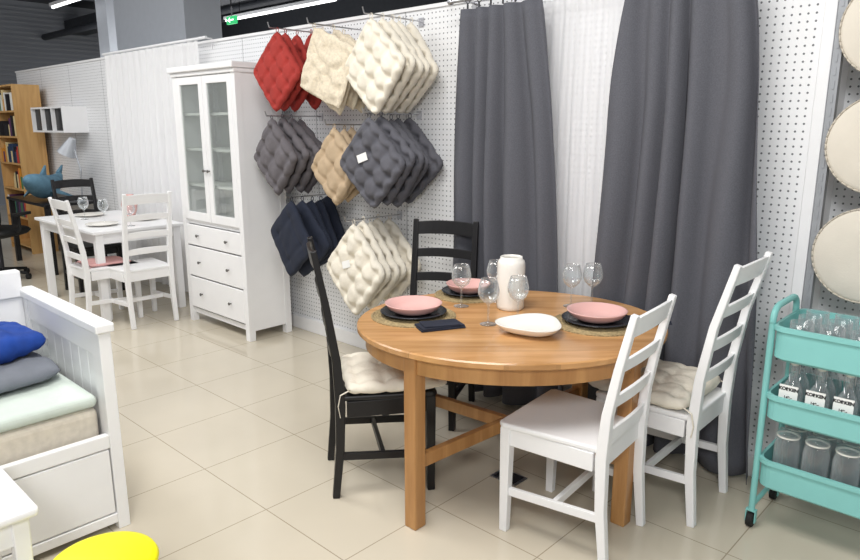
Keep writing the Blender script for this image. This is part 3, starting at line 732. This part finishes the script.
def pillow(m,label,loc,rot,a,T,sx=1,name='pillow',seed=1,wr=.012):
    e=thing(name,label,'pillow',loc,0,'pillows on the daybed');e.rotation_euler=rot
    b=B();pad_mesh(b,a,T,k=0,p=4,corner=.12,n=32,wr=wr,seed=seed)
    for v in b.verts: v.co.x*=sx
    mk('pillow_cover',b,m,e,smooth=True)
pillow(M['slate'],'slate grey pillow lying on the mint sheet',(-3.03,.69,.597),(0.0,0.0,.1),.19,.085,1.2,seed=4)
pillow(M['blue'],'puffy royal blue pillow lying on the grey pillow',(-3.11,.70,.690),(.04,.02,.2),.17,.11,1.05,seed=21,wr=.02)
st=thing('side_table','white square side table standing beside the daybed','table',(-2.19,.29,0))
b=B();box2(b,-.22,.22,-.22,.22,.49,.52);mk('tabletop',b,M['white'],st,bevel=.012,bseg=4)
b=B();box2(b,-.19,.19,-.19,.19,.41,.49);mk('apron',b,M['white'],st,bevel=.003)
for sx in(-1,1):
    for sy in(-1,1):
        b=B();bar(b,[(sx*.175,sy*.175,.49),(sx*.17,sy*.17,0)],[.045,.035],[.045,.035],(1,0,0));mk('leg',b,M['white'],st,bevel=.004)
ys=thing('stool','round yellow plastic stool on the tiled floor','stool',(-1.935,.645,0))
b=B();lathe(b,[(0,.27),(.14,.27),(.152,.275),(.155,.285),(.148,.298),(.133,.302),(.0,.300)],40);mk('seat',b,M['yellow'],ys,smooth=True)
for i in range(4):
    a=i*math.pi/2
    b=B();cyl(b,(.13*math.cos(a),.13*math.sin(a),.0),(.11*math.cos(a),.11*math.sin(a),.28),.022,.028);mk('leg',b,M['yellow'],ys)
# ------------------------------------------------------------ trolley
CX,CYY=-.515,2.79
HX,HY=.225,.17
ct=thing('utility_trolley','turquoise metal three-tier trolley on casters holding glassware','trolley',(CX,CYY,0))
def rr(hx,hy,r,n=5):
    pts=[]
    for cx,cy,a0 in((hx-r,hy-r,0),(-hx+r,hy-r,90),(-hx+r,-hy+r,180),(hx-r,-hy+r,270)):
        for i in range(n+1):
            a=math.radians(a0+90*i/n);pts.append((cx+r*math.cos(a),cy+r*math.sin(a)))
    return pts
trim=[.31,.57,.835];TD=[.12,.105,.13]
for zt,td in zip(trim,TD):
    b=B();zb=zt-td
    R=[]
    for (k,z) in ((.012,zb),(0,zb+.01),(0,zt-.018),(-.008,zt-.018),(-.008,zt),(.003,zt),(.003,zb+.012),(.014,zb+.004)):
        R.append([b.verts.new((x,y,z)) for x,y in rr(HX-k,HY-k,.045)])
    n=len(R[0])
    for a,c in zip(R,R[1:]):
        for i in range(n): b.faces.new((a[i],a[(i+1)%n],c[(i+1)%n],c[i]))
    b.faces.new(list(reversed(R[0])));b.faces.new(R[-1])
    mk('tray',b,M['turq'],ct,smooth=False)
for sx in(-1,1):
    x=sx*(HX+.014)
    for sy in(-1,1):
        y=sy*(HY-.03)
        b=B();cyl(b,(x,y,.07),(x,y,.835),.012)
        mk('post',b,M['turq'],ct)
        b=B();cyl(b,(x-.012,y,.03),(x+.012,y,.03),.03,seg=20);w_=mk('caster',b,M['rubber'],ct,bevel=.003)
        b=B();box(b,(x-.017,y,.045),(.004,.02,.05));box(b,(x+.017,y,.045),(.004,.02,.05));box(b,(x,y,.07),(.038,.022,.006));mk('caster_fork',b,M['turq'],w_)
    yy=HY-.03
    pts=[(x,-yy,.83)]
    for q in range(7):
        a=math.pi-math.pi/2*q/6;pts.append((x,-yy+.06+.06*math.cos(a),.845+.05*math.sin(a)))
    for q in range(7):
        a=math.pi/2-math.pi/2*q/6;pts.append((x,yy-.06+.06*math.cos(a),.845+.05*math.sin(a)))
    pts.append((x,yy,.83))
    b=B();tube(b,pts,.012);mk('handle',b,M['turq'],ct,smooth=True)
    b=B();cyl(b,(x,-yy,.09),(x,yy,.09),.009);mk('crossbar',b,M['turq'],ct)
def bottle(x,y,z,lab):
    e=thing('glass_bottle','clear glass bottle with swing stopper on the middle trolley tray','bottle',(x,y,z),0,'glass bottles on the trolley')
    b=B();lathe(b,[(0,0),(.034,0),(.037,.004),(.037,.105),(.033,.13),(.018,.158),(.0135,.17),(.0135,.205),(.016,.208),(.016,.215),(.010,.215),(.010,.17),(.030,.127),(.034,.105),(.034,.008),(0,.006)],20);mk('bottle_body',b,M['bottle'],e,smooth=True)
    b=B();lathe(b,[(0,.215),(.014,.215),(.014,.226),(.006,.230),(0,.230)],14);mk('stopper',b,M['porc'],e,smooth=True)
    b=B();cyl(b,(.017,0,.185),(.017,0,.226),.0015,seg=6);cyl(b,(-.017,0,.185),(-.017,0,.226),.0015,seg=6);cyl(b,(-.017,0,.185),(-.006,-.022,.155),.0015,seg=6);mk('wire_bail',b,M['chrome'],e)
    if lab:
        b=B();box(b,(-.002,-.0395,.108),(.064,.0012,.074));l=mk('price_label',b,M['paper'],e)
        txt('label_text','KORKEN',.0165,M['ink'],l,(-.002,-.0404,.130),(math.radians(90),0,0),off=.0009)
        txt('label_text','149.-',.014,M['ink'],l,(-.002,-.0404,.098),(math.radians(90),0,0),off=.0004)
    return e
zb=trim[1]-TD[1]+.004
for i in range(4):
    for j in range(3):
        bottle(CX-.155+.09*i,CYY-.108+.085*j,zb,j==0)
def jar(x,y,z):
    e=thing('glass_jar','clear glass clamp-lid jar on the lowest trolley tray','jar',(x,y,z),0,'glass jars on the trolley')
    b=B();lathe(b,[(0,0),(.04,0),(.045,.005),(.045,.17),(.040,.195),(.036,.205),(.033,.205),(.037,.193),(.042,.17),(.042,.008),(0,.006)],20);mk('jar_body',b,M['bottle'],e,smooth=True)
    b=B();lathe(b,[(0,.21),(.038,.21),(.040,.217),(.034,.227),(0,.23)],20);mk('lid',b,M['bottle'],e,smooth=True)
    b=B();lathe(b,[(.034,.205),(.041,.205),(.041,.21),(.034,.21),(.034,.205)],20);mk('rubber_seal',b,M['porc'],e)
zb=trim[0]-TD[0]+.004
for i in range(4):
    for j in range(3):
        jar(CX-.15+.1*i,CYY-.1+.1*j,zb)
zb=trim[2]-TD[2]+.004
for i in range(4):
    for j in range(3):
        b=B();h=.14
        lathe(b,[(0,0),(.03,0),(.034,.004),(.042,.06),(.040,h),(.038,h),(.039,.06),(.031,.008),(0,.008)],20)
        tag(mk('drinking_glass',b,M['bottle'],None,smooth=True,loc=(CX-.15+.1*i,CYY-.1+.1*j,zb)),'clear drinking glass on the top tray of the trolley','glass','drinking glasses on the trolley')
# ------------------------------------------------------------ round pads on the right
def roundpad(x,y,z,r,m,label):
    e=thing('round_cushion',label,'cushion',(x,y,z),0,'round seat pads')
    b=B();T=.045
    lathe(b,[(0,-T/2+.004),(r*.5,-T/2),(r*.9,-T*.42),(r*.985,-T*.25),(r,-.004),(r*1.0,0),(r,.004),(r*.985,T*.25),(r*.9,T*.42),(r*.5,T/2),(0,T/2-.004)],48)
    mk('pad',b,m,e,smooth=True,rot=(math.radians(90),0,0))
    for s in(-1,1):
        b=B()
        for q in range(48):
            a=2*math.pi*q/48;a2=2*math.pi*(q+1)/48
            cyl(b,(r*.985*math.cos(a),s*T*.3,r*.985*math.sin(a)),(r*.985*math.cos(a2),s*T*.3,r*.985*math.sin(a2)),.0035,seg=6)
        mk('piping',b,M['lpipe'],e,smooth=True)
    b=B();cyl(b,(0,0,r-.01),(0,0,r+.045),.004,seg=8);mk('strap',b,m,e)
for z,l in ((1.90,'off-white round seat pad hanging on a high pegboard hook'),(1.48,'off-white round seat pad hanging on a pegboard hook'),(1.06,'off-white round seat pad hanging above the trolley')):
    for k_,yy in enumerate((3.03,3.10,3.17)):
        roundpad(-.56+.014*k_,yy,z,.185,M['linen'],l)
    h=thing('display_hook','straight steel display hook on the pegboard holding round pads','hook',(-.56,WY+.25,z+.185+.045),0,'pegboard display hooks')
    b=B();cyl(b,(0,0,0),(0,-.36,0),.004);cyl(b,(0,-.36,0),(0,-.37,.02),.004);mk('rod',b,M['chrome'],h)
# ------------------------------------------------------------ lights
def area(name,loc,rot,sx,sy,e,col=(1,1,1)):
    l=bpy.data.lights.new(name,'AREA');l.shape='RECTANGLE';l.size=sx;l.size_y=sy;l.energy=e;l.color=col
    o=bpy.data.objects.new(name,l);C.objects.link(o);o.location=loc;o.rotation_euler=rot;return o
area('ceiling_and_fill_light',(-1.6,.8,3.6),(0,0,0),2.0,1.2,110,(1,.98,.95))
area('ceiling_and_fill_light',(-5.6,.6,3.6),(0,0,0),3.2,1.8,122,(1,.99,.97))
lf=area('ceiling_and_fill_light',(-8.6,.4,3.4),(0,0,0),2.5,1.2,26,(1,1,1))  # added fill aimed at the left background to brighten it, no real fixture
lf.rotation_euler=(Vector((-7.8,3.0,1.2))-Vector((-8.6,.4,3.4))).to_track_quat('-Z','Y').to_euler()
area('ceiling_and_fill_light',(-10,6.5,3.1),(0,0,0),6,3,125)
up=area('ceiling_and_fill_light',(-10.5,5.5,2.3),(math.pi,0,0),5,3,70)  # added upward fill below the ceiling, lightens the hall, no real fixture
fl=area('bounce_flash',(.5,-.9,2.7),(0,0,0),.8,.8,66,(1,1,1))
fl.rotation_euler=(Vector((-2.2,2.6,.9))-Vector((.5,-.9,2.7))).to_track_quat('-Z','Y').to_euler()
w=bpy.data.worlds.new('World');S.world=w;w.use_nodes=True
w.node_tree.nodes['Background'].inputs[0].default_value=(.95,.97,1,1);w.node_tree.nodes['Background'].inputs[1].default_value=0.6
# ------------------------------------------------------------ camera
cam=bpy.data.cameras.new('Camera');co=bpy.data.objects.new('Camera',cam);C.objects.link(co)
cam.sensor_width=36;cam.lens=687/860*36
co.location=(0,0,1.55);co.rotation_euler=(math.radians(90-12.7),0,math.radians(43.3))
cam.clip_end=100
S.camera=co
